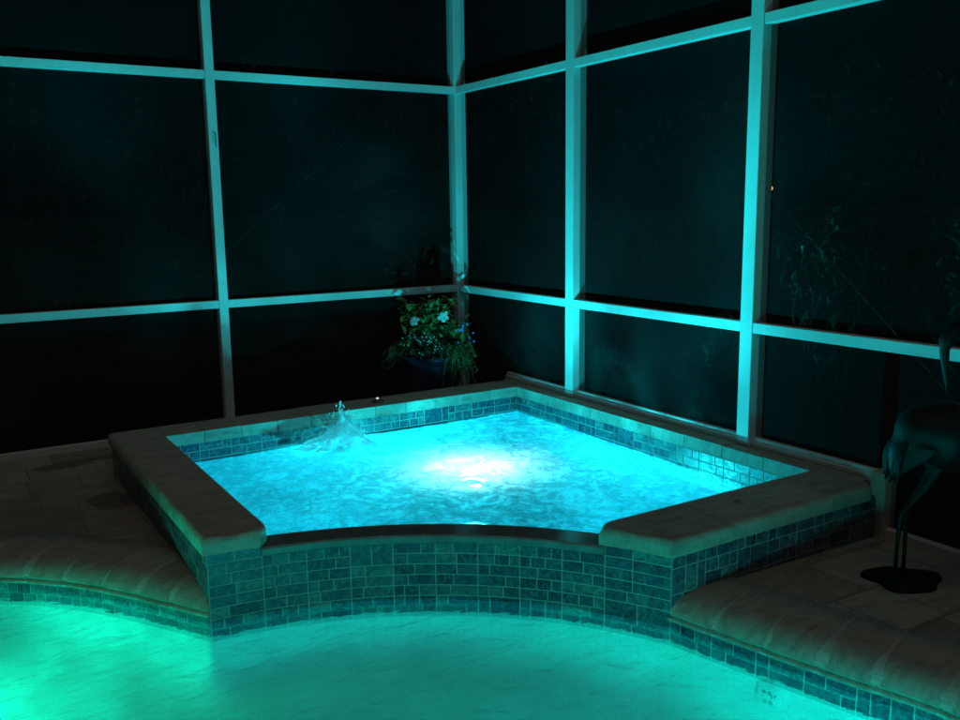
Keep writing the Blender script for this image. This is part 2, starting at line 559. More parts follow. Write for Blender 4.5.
# ------------------------------------------------------------------ swimming pool
pool = thing('swimming_pool', 'freeform pool of glowing green water with a rounded stone edge, lower than the raised spa', 'swimming pool', (-3.6, -4.2, 0))
pool_inv = Matrix.Translation(Vector((3.6, 4.2, 0)))
def adopt(o, root):
    """parent an object whose mesh is in world coordinates under an Empty"""
    o.parent = root
    o.matrix_parent_inverse = Matrix.Translation(-Vector(root.location))
    return o

def outline_normal(P, i):
    n = len(P)
    t = (P[(i + 1) % n] - P[i - 1]).normalized()
    return Vector((t.y, -t.x))     # into the pool (outline runs clockwise)
# make sure the normal points inward
area = sum(OUT[i].x * OUT[(i + 1) % len(OUT)].y - OUT[(i + 1) % len(OUT)].x * OUT[i].y for i in range(len(OUT))) / 2
SGN = 1 if area < 0 else -1
def fall(x, y):          # the floor falls away from the spa towards the deep end
    d = (x - C.x) * -0.563 + (y - C.y) * -0.826
    return max(0.0, d + 0.35) * 0.24 + max(0.0, -2.95 - x) * 0.12
rings = [(0, -0.154), (0, -0.17), (0.001, -0.195), (0.006, -0.214), (0.018, -0.233), (0.038, -0.252), (0.065, -0.266), (0.1, -0.275), (0.15, -0.28)]
vs, fs = [], []
n = len(OUT)
for off, z in rings:
    for i in range(n):
        nn = outline_normal(OUT, i) * SGN
        p = OUT[i] + nn * off
        deep = fall(p.x, p.y)
        vs.append((p.x, p.y, z - deep * (1 if z < -0.2 else 0)))
for r in range(len(rings) - 1):
    for i in range(n):
        j = (i + 1) % n
        fs.append((r * n + i, r * n + j, (r + 1) * n + j, (r + 1) * n + i))
base = (len(rings) - 1) * n
ring_xy = [Vector((vs[base + i][0], vs[base + i][1])) for i in range(n)]
def floor_z(x, y):
    return -0.28 - fall(x, y)
inner_pts = []
gx = -5.0
while gx < -1.1:
    gy = -6.1
    while gy < -1.8:
        c_ = False; j_ = n - 1
        for i_ in range(n):
            A_, B_ = ring_xy[i_], ring_xy[j_]
            if (A_.y > gy) != (B_.y > gy) and gx < (B_.x - A_.x) * (gy - A_.y) / (B_.y - A_.y) + A_.x:
                c_ = not c_
            j_ = i_
        if c_:
            inner_pts.append(Vector((gx, gy)))
        gy += 0.15
    gx += 0.15
r_ = delaunay_2d_cdt(ring_xy + inner_pts, [(i, (i + 1) % n) for i in range(n)], [], 1, 1e-6)
b0 = len(vs)
vs += [(q.x, q.y, floor_z(q.x, q.y)) for q in r_[0]]
fs += [tuple(b0 + k for k in f) for f in r_[2]]
basin = from_pd('basin', vs, fs, M_plaster, None, True)
adopt(basin, pool)

side = -1 if SGN > 0 else 1
# RUN goes clockwise when area<0; left normal (-ty,tx) points away from pool then, so side=-1 points into the pool
wt = tile_bands('waterline_tile', [(Path(RUN, side), -0.16, -0.046)], None, seed=5)
adopt(wt, pool)

# bull-nosed coping stones of the pool
prof = [(0.34, -0.05), (0.34, 0.0545), (0.22, 0.056), (0.15, 0.0555), (0.11, 0.053), (0.078, 0.047), (0.050, 0.038), (0.028, 0.027), (0.010, 0.013), (-0.003, -0.002),
        (-0.010, -0.015), (-0.012, -0.020), (0.004, -0.0235), (-0.006, -0.027), (-0.018, -0.033), (-0.018, -0.044), (-0.005, -0.049), (0.03, -0.050)]
path = Path(RUN, -side)
ns = int(path.len / 0.205)
bm = bmesh.new(); lay = bm.faces.layers.float.new('tint')
rng = random.Random(11)
for k in range(ns):
    s0 = path.len * k / ns + 0.0034; s1 = path.len * (k + 1) / ns - 0.0034
    if k == ns - 1:
        s1 = path.len
    dz = rng.uniform(-0.001, 0.001); v = rng.random()
    secs = []
    for q in range(5):
        d = s0 + (s1 - s0) * q / 4
        sh = 0.0018 if q in (0, 4) else 0.0
        row = []
        for off, z in prof:
            A, nn = path.at(d, off + (sh if off < 0.2 else 0))
            row.append(bm.verts.new((A.x, A.y, z + dz - (sh * 0.6 if z > 0 else 0))))
        secs.append(row)
    for q in range(4):
        for e in range(len(prof) - 1):
            f = bm.faces.new((secs[q][e], secs[q][e + 1], secs[q + 1][e + 1], secs[q + 1][e])); f[lay] = v; f.smooth = True
    for row in (secs[0], secs[-1]):
        f = bm.faces.new([bm.verts.new(q_.co) for q_ in row]); f[lay] = v
cop = from_bm('coping', bm, M_stone, None)
adopt(cop, pool)
# mortar bed closing the joints between the coping stones
vs, fs = [], []
m_ = 700
mprof = [(0.34, 0.050), (0.22, 0.0545), (0.15, 0.054), (0.111, 0.0515), (0.0788, 0.0457), (0.051, 0.0368), (0.0293, 0.026), (0.0114, 0.0124), (-0.0016, -0.0022),
         (-0.0085, -0.015), (0.007, -0.0235), (-0.0165, -0.034), (-0.0165, -0.0435), (0.01, -0.05)]
for i in range(m_ + 1):
    for off, z in mprof:
        A, nn = path.at(path.len * i / m_, off)
        vs.append((A.x, A.y, z))
k = len(mprof)
for i in range(m_):
    for e in range(k - 1):
        fs.append((i * k + e, i * k + e + 1, (i + 1) * k + e + 1, (i + 1) * k + e))
mo = from_pd('mortar', vs, fs, simple('mortar', (0.52, 0.50, 0.45), 0.9, 0, 0.15, 30, 0.2), cop)

# pool water: finely divided, softly rippled sheet clipped to the outline
def clipped_sheet(poly, step, zfun, jitter=0.25, seed=2):
    rng = random.Random(seed)
    xs = [p.x for p in poly]; ys = [p.y for p in poly]
    V = [Vector((p.x, p.y)) for p in poly]
    nb = len(V)
    y = min(ys) + step
    def inside(x, y):
        c = False
        j = nb - 1
        for i in range(nb):
            a, b = poly[i], poly[j]
            if (a.y > y) != (b.y > y) and x < (b.x - a.x) * (y - a.y) / (b.y - a.y) + a.x:
                c = not c
            j = i
        return c
    while y < max(ys):
        x = min(xs) + step
        while x < max(xs):
            px, py = x + rng.uniform(-jitter, jitter) * step, y + rng.uniform(-jitter, jitter) * step
            if inside(px, py):
                V.append(Vector((px, py)))
            x += step
        y += step
    r = delaunay_2d_cdt(V, [(i, (i + 1) % nb) for i in range(nb)], [], 1, 1e-5)
    vs = [(p.x, p.y, zfun(p.x, p.y)) for p in r[0]]
    fs = []
    for f in r[2]:
        a, b, c = (Vector(vs[i]) for i in f[:3])
        nz = (b - a).cross(c - a).z
        fs.append(tuple(f) if nz > 0 else tuple(reversed(f)))
    return vs, fs

def pool_z(x, y):
    return WATER + 0.007 * noise.noise(Vector((x * 2.1, y * 2.8, 0.3))) + 0.0035 * noise.noise(Vector((x * 5.5, y * 6.5, 2.3)))
vs, fs = clipped_sheet(OUT, 0.07, pool_z)
pw = from_pd('pool_water', vs, fs, M_pool_water, None, True)
pw['kind'] = 'structure'; pw['label'] = 'still green lit water of the pool'

# white wall fitting under the right-hand tile line
def disc_on_wall(name, path, s, z, r, th, mat, parent, profile=None):
    p, nn = path.at(s, 0.0)
    n3 = Vector((nn.x, nn.y, 0)); t3 = Vector((-nn.y, nn.x, 0)); up = Vector((0, 0, 1))
    o = Vector((p.x, p.y, z))
    pd = PD()
    K = 28
    prof_ = profile or [(0.0, th), (0.55, th), (0.72, th * 0.8), (0.95, th * 0.55), (1.0, 0.0)]
    vs, fs = [], []
    for rr, h in prof_:
        for k in range(K):
            a = 2 * PI * k / K
            vs.append(o + (t3 * math.cos(a) + up * math.sin(a)) * r * max(rr, 0.001) + n3 * h)
    for i in range(len(prof_) - 1):
        for k in range(K):
            fs.append((i * K + k, i * K + (k + 1) % K, (i + 1) * K + (k + 1) % K, (i + 1) * K + k))
    return from_pd(name, vs, fs, mat, parent, True), o, n3, t3
wallpath = Path(RUN, side)
FIT_S, FIT_Z = 0.44, -0.222
fit, fo, fn, ft = disc_on_wall('return_fitting', wallpath, FIT_S, FIT_Z, 0.06, 0.018, M_white, None)
adopt(fit, pool)
pd = PD()
for dx in (-0.012, 0.012):
    c = fo + ft * dx + fn * 0.014
    pd.tube([c, c + fn * 0.008], [0.0085, 0.0085], 10)
noz = pd.build('nozzle', M_dark, fit)
noz.matrix_parent_inverse = Matrix.Identity(4)

# ------------------------------------------------------------------ raised spa
spa = thing('raised_spa', 'raised square spa of foaming bright blue water with blue mosaic sides and a curved spillway', 'spa', (-1.5, -2.3, 0))
XL, XR, YB, YF = -2.950, -0.055, -0.77, -3.972     # outer faces
IXL, IXR, IYB, IYF = -2.69, -0.155, -1.06, -3.665   # inner faces
CB = 0.226                                          # underside of the coping
left_path = Path([Vector((XL, YB)), Vector((XL, C.y))], -1)
back_path = Path([Vector((XR, YB)), Vector((XL, YB))], -1)
right_path = Path([Vector((D.x, YF)), Vector((XR, YF))], -1)
pierL = Path([arc_pt(T_L * i / 8) for i in range(9)], -1)
lipP = Path([arc_pt(T_L + (T_R - T_L) * i / 40) for i in range(41)], -1)
pierR = Path([arc_pt(T_R + (1 - T_R) * i / 8) for i in range(9)], -1)
LIPT, LIPB = 0.222, 0.182
tw = tile_bands('tiled_wall', [(left_path, 0.0, CB), (back_path, 0.0, CB), (right_path, 0.0, CB),
                               (pierL, -0.16, CB), (lipP, -0.16, LIPB), (pierR, -0.16, CB)], None, seed=9)
adopt(tw, spa)
inL = Path([Vector((IXL, -2.95)), Vector((IXL, IYB))], -1)
inB = Path([Vector((IXL, IYB)), Vector((IXR, IYB))], -1)
inR = Path([Vector((IXR, IYB)), Vector((IXR, IYF))], -1)
inF = Path([Vector((IXR, IYF)), Vector((-1.47, IYF))], -1)
tb = tile_bands('inner_tile', [(inL, 0.02, CB), (inB, 0.02, CB), (inR, 0.02, CB), (inF, 0.02, CB)], None, seed=21)
adopt(tb, spa)

# coping stones
stones = []
G = 0.0018
ov = 0.018
x0, x1, y0, y1 = XL - ov, IXL, YF - ov, YB + ov
def rect(xa, xb, ya, yb, outer):
    # edges: 0 bottom(ya) 1 right(xb) 2 top(yb) 3 left(xa)
    idx = {'S': 0, 'E': 1, 'N': 2, 'W': 3}
    stones.append(([(xa + G, ya + G), (xb - G, ya + G), (xb - G, yb - G), (xa + G, yb - G)], [idx[c] for c in outer]))
# back run with its two corners
rect(x0, IXL, IYB, y1, 'WN')
nb = 11
for i in range(nb):
    w = (IXR - IXL) / nb
    rect(IXL + w * i, IXL + w * (i + 1), IYB, y1, 'N')
rect(IXR, XR, IYB, y1, 'N')
# left run down to the pier, its last stone cut to the curve
yl = [IYB - 0.42 * i for i in range(5)]
for i in range(4):
    rect(x0, IXL, yl[i + 1], yl[i], 'W')
cut = [arc_pt(T_L * 1.04 * i / 2, -0.012) for i in range(3)]
cut[0] = Vector((x0, cut[0].y))
cut[-1] = Vector((IXL - 0.045, cut[-1].y))
poly = [tuple(c) for c in cut] + [(IXL, cut[-1].y + 0.05), (IXL, yl[4] - G), (x0, yl[4] - G)]
stones.append((poly, [0, 1, 2, len(poly) - 1]))
# right run beside the screen
nr = 9
for i in range(nr):
    h = (IYB - IYF) / nr
    rect(IXR, XR, IYF + h * i, IYF + h * (i + 1), '')
# front arm: rounded corner stone by the screen, then stones, then the pier stone cut to the curve
R = 0.085
cx_, cy_ = XR - R, y0 + R
cor = [(-0.40, IYF - G), (-0.40, y0)] + [(cx_ + R * math.sin(PI / 2 * i / 5), cy_ - R * math.cos(PI / 2 * i / 5)) for i in range(6)] + [(XR, IYF - G)]
stones.append((cor, list(range(1, 7))))
xs = [-0.40, -0.72, -1.04]
for i in range(2):
    rect(xs[i + 1], xs[i], y0, IYF, 'S')
cut = [arc_pt(T_R - 0.012 + (1.012 - T_R) * i / 2, -0.012) for i in range(3)]
cut[-1] = Vector((cut[-1].x - 0.006, y0))
poly = [(xs[2] - G, y0), (xs[2] - G, IYF - G), (cut[0].x + 0.05, IYF - G)] + [tuple(c) for c in cut]
stones.append((poly, [2, 3, 4, 5]))
cp = prism_stones('coping', stones, CB, COP, M_stone, None, 0.032)
for p in cp.data.polygons:
    p.use_smooth = True
cp.data.set_sharp_from_angle(angle=math.radians(28))
wn = cp.modifiers.new('weighted', 'WEIGHTED_NORMAL'); wn.keep_sharp = True; wn.weight = 100
adopt(cp, spa)

# spillway lip: curved stone slab
bm = bmesh.new()
K = 40
lipprof = [(-0.010, LIPB), (-0.016, LIPB + 0.006), (-0.016, LIPT - 0.008), (-0.008, LIPT), (0.12, LIPT + 0.002), (0.135, LIPT - 0.006), (0.135, -0.5), (0.02, LIPB)]
rows = []
for i in range(K + 1):
    t = T_L + (T_R - T_L) * i / K
    rows.append([bm.verts.new((*arc_pt(t, off), z)) for off, z in lipprof])
for i in range(K):
    for e in range(len(lipprof)):
        e2 = (e + 1) % len(lipprof)
        bm.faces.new((rows[i][e], rows[i][e2], rows[i + 1][e2], rows[i + 1][e]))
bm.faces.new(rows[0]); bm.faces.new(rows[-1][::-1])
lip = from_bm('spillway_lip', bm, M_lip, None)
adopt(lip, spa)

# inner shell of the spa below the tiles
inner = [Vector((IXL, -2.93 + 0.05)), Vector((IXL, IYB)), Vector((IXR, IYB)), Vector((IXR, IYF)), Vector((-1.47 + 0.03, IYF))]
inner += [arc_pt(T_R + (T_L - T_R) * i / 24, 0.137) for i in range(25)]
vs, fs = [], []
n = len(inner)
for z in (0.03, -0.72):
    for p in inner:
        vs.append((p.x, p.y, z))
for i in range(n):
    j = (i + 1) % n
    fs.append((i, j, n + j, n + i))
for t in tessellate_polygon([[Vector((p.x, p.y, 0)) for p in inner]]):
    fs.append(tuple(n + k for k in t))
sb = from_pd('basin', vs, fs, M_spaplaster, None)
adopt(sb, spa)

# spa water: churning sheet with a jet mound at the back wall
JET = Vector((-1.63, -1.22))
HOT = Vector((-1.22, -2.15))
def spa_z(x, y):
    e = max(0.0, min(IXR - x, IYB - y))
    calm = 0.25 + 0.75 * min(1.0, e / 0.45)          # the chop dies down along the two far walls
    w = 0.018 * noise.noise(Vector((x * 3.1, y * 3.4, 5.1))) + 0.013 * noise.noise(Vector((x * 8.0, y * 8.6, 1.7))) + 0.007 * noise.noise(Vector((x * 19.0, y * 20.0, 9.2)))
    z = SPAW + w * calm - 0.016 * (1 - min(1.0, e / 0.5)) ** 1.5
    z += 0.022 * (1 - min(1.0, e / 0.06)) * max(0.0, noise.noise(Vector((x * 4.2, y * 4.2, 7.7))))
    d = (Vector((x, y)) - JET).length
    z += 0.05 * math.exp(-(d / 0.15) ** 2)
    return z
vs, fs = clipped_sheet(inner, 0.032, spa_z, 0.3, 4)
sw_ = from_pd('spa_water', vs, fs, M_spa_water, None, True)
sw_['kind'] = 'structure'; sw_['label'] = 'foaming bright blue water inside the raised spa'
# splash plume of the jet
rng = random.Random(5)
bm = bmesh.new()
def blob(c, r, sx=1, sz=1, seed=0, sub=2):
    r_ = bmesh.ops.create_icosphere(bm, subdivisions=sub, radius=1.0)
    for v in r_['verts']:
        q = v.co.copy()
        k = 1 + 0.35 * noise.noise(q * 1.9 + Vector((seed, seed * 1.7, 0)))
        v.co = Vector(c) + Vector((q.x * r * sx * k, q.y * r * sx * k, q.z * r * sz * k))
zb = spa_z(JET.x, JET.y)
vsP, fsP = [], []
K, Rn = 22, 16
for i in range(Rn + 1):
    t = i / Rn
    zz = zb - 0.06 + t * 0.255
    for k in range(K):
        a = 2 * PI * k / K
        rad = 0.24 * (1 - t) ** 1.9 + 0.016 * (1 - t) + 0.002
        rad *= 1 + 0.55 * noise.noise(Vector((math.cos(a) * 2.2, math.sin(a) * 2.2, t * 4 + 1)))
        vsP.append(bm.verts.new((JET.x + rad * math.cos(a) + 0.02 * t * math.sin(4 * t), JET.y + rad * 0.7 * math.sin(a), zz)))
for i in range(Rn):
    for k in range(K):
        k2 = (k + 1) % K
        bm.faces.new((vsP[i * K + k], vsP[i * K + k2], vsP[(i + 1) * K + k2], vsP[(i + 1) * K + k]))
bm.faces.new([vsP[Rn * K + k] for k in range(K)])
for i in range(170):
    a = rng.uniform(0, 2 * PI); rr = abs(rng.gauss(0, 0.10)); hh = rng.uniform(0.0, 0.22) * math.exp(-rr * 4)
    blob((JET.x + rr * math.cos(a), JET.y + rr * math.sin(a) * 0.6, zb + 0.02 + hh), rng.uniform(0.002, 0.007), 1, 1.5, i, 1)
for f in bm.faces:
    f.smooth = True
def mat_splash():
    m = N('splashing_foam')
    d = m.add('ShaderNodeBsdfDiffuse'); d.inputs['Color'].default_value = (0.85, 0.88, 0.88, 1)
    t = m.add('ShaderNodeBsdfTranslucent'); t.inputs['Color'].default_value = (0.8, 0.85, 0.85, 1)
    p = m.add('ShaderNodeBsdfTransparent')
    a = m.add('ShaderNodeMixShader'); a.inputs[0].default_value = 0.5
    m.ln(d.outputs[0], a.inputs[1]); m.ln(t.outputs[0], a.inputs[2])
    c = m.add('ShaderNodeMixShader')
    m.ln(m.ramp(m.noise(m.coords(), 30, 5, 0.7), [(0.42, 0.05), (0.62, 0.6)]), c.inputs[0])
    m.ln(a.outputs[0], c.inputs[1]); m.ln(p.outputs[0], c.inputs[2])
    m.ln(c.outputs[0], m.out.inputs['Surface'])
    return m.m
spl = from_bm('splash', bm, mat_splash(), sw_)

# ------------------------------------------------------------------ deck and ground
hole = [p for p in cr2(run_pts, 8)]
hp = Path(RUN, -side)
hole = [hp.at(d, 0.12)[0] for d in [hp.len * i / 140 for i in range(141)]]
hole[-1] = Vector((XL + 0.05, hole[-1].y)); hole[0] = Vector((D.x + 0.1, YF + 0.05))
hole = hole[:] + [Vector((XL + 0.05, YB - 0.05)), Vector((XR - 0.05, YB - 0.05)), Vector((XR - 0.05, YF + 0.05))]
outer = [Vector((-10, -9.5)), Vector((0.09, -9.5)), Vector((0.09, 0.09)), Vector((-10, 0.09))]
def in_poly(x, y, poly):
    c = False; j = len(poly) - 1
    for i in range(len(poly)):
        A_, B_ = poly[i], poly[j]
        if (A_.y > y) != (B_.y > y) and x < (B_.x - A_.x) * (y - A_.y) / (B_.y - A_.y) + A_.x:
            c = not c
        j = i
    return c
rim = []
for i in range(4):
    A_, B_ = outer[i], outer[(i + 1) % 4]
    m_ = int((B_ - A_).length / 0.5)
    rim += [A_.lerp(B_, k / m_) for k in range(m_)]
pts = [Vector((p.x, p.y)) for p in rim + hole]
edges = [(i, (i + 1) % len(rim)) for i in range(len(rim))] + [(len(rim) + i, len(rim) + (i + 1) % len(hole)) for i in range(len(hole))]
gx = -9.8
while gx < 0.05:
    gy = -9.3
    while gy < 0.05:
        if not in_poly(gx, gy, hole):
            pts.append(Vector((gx, gy)))
        gy += 0.27
    gx += 0.27
r_ = delaunay_2d_cdt(pts, edges, [], 1, 1e-6)
vs = [(p.x, p.y, deck_z(p.x, p.y)) for p in r_[0]]
fs = []
for f in r_[2]:
    cx2 = sum(r_[0][k].x for k in f) / len(f); cy2 = sum(r_[0][k].y for k in f) / len(f)
    if not in_poly(cx2, cy2, hole):
        q = [Vector(vs[k]) for k in f[:3]]
        fs.append(tuple(f) if (q[1] - q[0]).cross(q[2] - q[0]).z > 0 else tuple(reversed(f)))
b = len(vs)
vs += [(p.x, p.y, deck_z(p.x, p.y)) for p in outer] + [(p.x, p.y, -0.2) for p in outer]
for i in range(4):
    j = (i + 1) % 4
    fs.append((b + j, b + i, b + 4 + i, b + 4 + j))
deck = from_pd('pool_deck', vs, fs, M_deck)
for p in deck.data.polygons:
    p.use_smooth = abs(p.normal.z) > 0.9
deck['kind'] = 'structure'; deck['label'] = 'dark travertine paver deck round the pool'

def mat_ground():
    m = N('lawn')
    v = m.coords()
    f = m.noise(v, 6, 8, 0.7)
    m.principled(m.ramp(f, [(0.3, (0.01, 0.018, 0.007)), (0.7, (0.028, 0.04, 0.016))]), 0.9, 0, m.bump(m.noise(v, 40, 5), 0.8, 0.03), 0.2)
    return m.m
vs = [(-300, -300, -0.06), (300, -300, -0.06), (300, 300, -0.06), (-300, 300, -0.06), (-9.95, -9.45, -0.06), (0.06, -9.45, -0.06), (0.06, 0.06, -0.06), (-9.95, 0.06, -0.06)]
fs = [(0, 1, 5, 4), (1, 2, 6, 5), (2, 3, 7, 6), (3, 0, 4, 7)]
gr = from_pd('ground', vs, fs, mat_ground())
gr['kind'] = 'structure'; gr['label'] = 'dark lawn outside the screen enclosure'

# ------------------------------------------------------------------ screen enclosure
HM, HT, HE = 0.958, 2.552, 3.55         # middle rail, upper rail, eave (centre heights)
RH = 0.0285                              # half height of a rail
YP1, YP2 = -1.52, -3.094                # near edges of the posts of the right wall
GRP = 'screen walls of the pool enclosure'
# -- back (left-hand) wall along X
wl = thing('screen_wall', 'dark mesh wall of white framing behind the spa and potted plant, holding the corner post', 'screen wall', (-1.5, 0, 0), GRP)
def part_box(name, root, mat, *b, bev=0.004):
    bm = bmesh.new()
    box(bm, *b, bev)
    return adopt(from_bm(name, bm, mat), root)
part_box('corner_post', wl, M_alu, -0.056, 0.05, -0.056, 0.05, DECK, HE)
postx = [(-2.040, -1.974), (-4.02, -3.954), (-6.0, -5.934), (-7.98, -7.914)]
for a, b in postx:
    p = part_box('post', wl, M_alu, a, b, -0.05, 0.045, DECK, HE)
    if a > -3:
        # a little wire hook on the post
        pts, rr = smooth_path([(-2.0, -0.05, 2.16), (-2.0, -0.075, 2.15), (-2.0, -0.08, 2.10), (-1.997, -0.07, 2.065), (-1.992, -0.055, 2.075)], [0.004] * 5, 4)
        pd = PD(); pd.tube(pts, rr, 8)
        h = pd.build('hook', M_cable, p); h.matrix_parent_inverse = Matrix.Translation(-Vector(wl.location))
        h.matrix_parent_inverse = Matrix.Translation((0, 0, 0))
segs = [(-1.974, -0.056), (-3.954, -2.040), (-5.934, -4.02), (-7.914, -6.0)]
for a, b in segs:
    for z in (HM, HT, HE - 0.03):
        part_box('rail', wl, M_alu, a, b, -0.046, 0.004, z - RH, z + RH)
    part_box('bottom_rail', wl, M_alu, a, b, -0.03, 0.02, DECK, DECK + 0.05)
    zz = [DECK + 0.05, HM - RH, HM + RH, HT - RH, HT + RH, HE - 0.03 - RH]
    for k in range(3):
        vs = [(a, 0.008, zz[2 * k]), (b, 0.008, zz[2 * k]), (b, 0.008, zz[2 * k + 1]), (a, 0.008, zz[2 * k + 1])]
        adopt(from_pd('screen_panel', vs, [(0, 1, 2, 3)], M_screen), wl)
pd = PD(); pd.tube([(-2.35, -0.02, 1.0), (-0.06, -0.02, 2.9)], [0.0004, 0.0004], 6)
adopt(pd.build('brace_cable', M_cable), wl)

# -- right-hand wall along Y
wr = thing('screen_wall', 'dark mesh wall of white framing along the right side of the spa, with shrubs showing through', 'screen wall', (0, -3, 0), GRP)
KE = -3.935                             # the kerb under the wall ends here
posts = [(YP1 - 0.085, YP1), (YP2 - 0.085, YP2), (-4.75 - 0.085, -4.75), (-6.4 - 0.085, -6.4)]
for a, b in posts:
    part_box('post', wr, M_alu, -0.052, 0.06, a, b, COP + 0.001 if a > KE else DECK, HE)
segs = [(YP1, -0.056), (YP2, YP1 - 0.085), (-4.75, YP2 - 0.085), (-6.4, -4.835)]
for a, b in segs:
    for z in (HM, HT, HE - 0.03):
        part_box('rail', wr, M_alu, -0.048, 0.004, a, b, z - RH, z + RH)
    zz = [DECK + 0.05, HM - RH, HM + RH, HT - RH, HT + RH, HE - 0.03 - RH]
    lo = []
    if b > KE:
        aa = max(a, KE)
        bb = min(b, -0.72) if b > -0.1 else b
        part_box('bottom_rail', wr, M_alu, -0.030, 0.025, aa, bb, COP + 0.001, COP + 0.028)
        part_box('bottom_rail', wr, M_alu, -0.012, 0.020, aa, bb, COP + 0.0285, COP + 0.05)
        lo.append((aa, bb, COP + 0.05))
        if b > -0.1:
            part_box('bottom_rail', wr, M_alu, -0.03, 0.02, -0.72, -0.056, DECK, DECK + 0.05)
            lo.append((-0.72, b, DECK + 0.05))
    if a < KE:
        bb = min(b, KE - 0.075)
        part_box('bottom_rail', wr, M_alu, -0.03, 0.02, a, bb, DECK, DECK + 0.05)
        lo.append((a, bb, DECK + 0.05))
    for (ya, yb, z) in lo:
        vs = [(0.008, ya, z), (0.008, yb, z), (0.008, yb, HM - RH), (0.008, ya, HM - RH)]
        adopt(from_pd('screen_panel', vs, [(0, 1, 2, 3)], M_screen), wr)
    for k in (1, 2):
        vs = [(0.008, a, zz[2 * k]), (0.008, b, zz[2 * k]), (0.008, b, zz[2 * k + 1]), (0.008, a, zz[2 * k + 1])]
        adopt(from_pd('screen_panel', vs, [(0, 1, 2, 3)], M_screen), wr)
M_kerb = simple('painted_kerb', (0.42, 0.38, 0.31), 0.8, 0, 0.15, 9, 0.2)
part_box('kerb', wr, M_kerb, -0.052, 0.06, KE, -0.74, DECK - 0.1, COP)
part_box('end_jamb', wr, simple('jamb_paint', (0.50, 0.47, 0.40), 0.6, 0, 0.1, 9, 0.1), -0.05, 0.05, KE - 0.075, KE, DECK, COP + 0.05)
pd = PD(); pd.tube([(-0.016, -3.20, 1.70), (-0.016, -4.75, 0.36)], [0.0006, 0.0006], 6)
adopt(pd.build('brace_cable', M_cable), wr)

# ------------------------------------------------------------------ potted plant in the corner
PX, PY = -0.50, -0.42
pp = thing('potted_plant', 'blue glazed pot of trailing greenery with two white flowers in the cage corner', 'potted plant', (PX, PY, DECK))
def lathe(prof, K=40):
    vs, fs = [], []
    for r, z in prof:
        for k in range(K):
            a = 2 * PI * k / K
            vs.append((r * math.cos(a), r * math.sin(a), z))
    for i in range(len(prof) - 1):
        for k in range(K):
            k2 = (k + 1) % K
            fs.append((i * K + k, i * K + k2, (i + 1) * K + k2, (i + 1) * K + k))
    return vs, fs
v, f = lathe([(0.001, 0.0), (0.15, 0.0), (0.165, 0.02), (0.20, 0.2), (0.225, 0.40), (0.232, 0.43), (0.25, 0.44), (0.252, 0.475), (0.242, 0.482), (0.225, 0.475), (0.22, 0.43)])
from_pd('pot', v, f, M_pot, pp, True)
v, f = lathe([(0.001, 0.445), (0.12, 0.45), (0.223, 0.44)], 24)
from_pd('soil', v, f, M_soil, pp, True)
rng = random.Random(12)
def rdir(rng, up=0.0):
    while True:
        d = Vector((rng.uniform(-1, 1), rng.uniform(-1, 1), rng.uniform(-1, 1) + up))
        if 0.1 < d.length:
            return d.normalized()
# camera-side basis of the plant (right, towards viewer)
RT = Vector((0.85, -0.53, 0)); TV = Vector((-0.53, -0.85, 0))
def at(r, t, z):
    return RT * r + TV * t + Vector((0, 0, z))
# upper big-leaved climber
pd = PD()
stems = PD()
for i in range(36):
    tip = at(rng.uniform(-0.24, 0.26), rng.uniform(-0.12, 0.14), rng.uniform(0.62, 0.93))
    b = at(rng.uniform(-0.1, 0.1), rng.uniform(-0.08, 0.08), 0.44)
    mid = (tip + b) / 2 + Vector((rng.uniform(-.04, .04), rng.uniform(-.04, .04), 0.04))
    pts, rr = smooth_path([b, mid, tip], [0.006, 0.004, 0.002], 5)
    stems.tube(pts, rr, 5)
    for k in range(13):
        q = pts[min(len(pts) - 1, 4 + k % (len(pts) - 4))]
        d = rdir(rng, 0.25)
        pd.add(*leaf_geo(q + d * 0.015, d, (0, 0, 1), rng.uniform(0.05, 0.095), rng.uniform(0.03, 0.05), rng.uniform(0, 0.5)))
stems.build('stems', M_bark, pp)
pd.build('large_leaves', M_leaf, pp, False)
# dense dark middle with tiny white flowers
pd = PD()
for i in range(1300):
    a = rng.uniform(0, 2 * PI); r = math.sqrt(rng.random()) * 0.33
    q = at(r * math.cos(a), r * math.sin(a) * 0.9, rng.uniform(0.44, 0.72 - 0.5 * r))
    d = rdir(rng, 0.3)
    pd.add(*leaf_geo(q, d, (0, 0, 1), rng.uniform(0.02, 0.045), rng.uniform(0.01, 0.02), 0.3))
pd.build('small_leaves', M_darkleaf, pp, False)
# trailing fine foliage, right and left of the pot
pd = PD()
for i in range(70):
    if i < 48:
        b = at(rng.uniform(0.10, 0.24), rng.uniform(0.05, 0.2), rng.uniform(0.47, 0.56))
        tip = at(rng.uniform(0.06, 0.36), rng.uniform(0.16, 0.3), rng.uniform(0.16, 0.50))
    else:
        b = at(rng.uniform(-0.22, -0.14), rng.uniform(0.0, 0.16), rng.uniform(0.47, 0.54))
        tip = at(rng.uniform(-0.40, -0.20), rng.uniform(0.04, 0.2), rng.uniform(0.38, 0.54))
    mid = (b + tip) / 2 + Vector((0, 0, 0.07))
    pts, rr = smooth_path([b, mid, tip], [0.002] * 3, 7)
    pd.tube(pts, rr, 4)
    for q in pts[2:]:
        for s in range(3):
            d = rdir(rng, 0.0)
            pd.add(*leaf_geo(q, d, (0, 0, 1), rng.uniform(0.018, 0.034), rng.uniform(0.006, 0.011), 0.2))
pd.build('trailing_foliage', M_fern, pp, False)
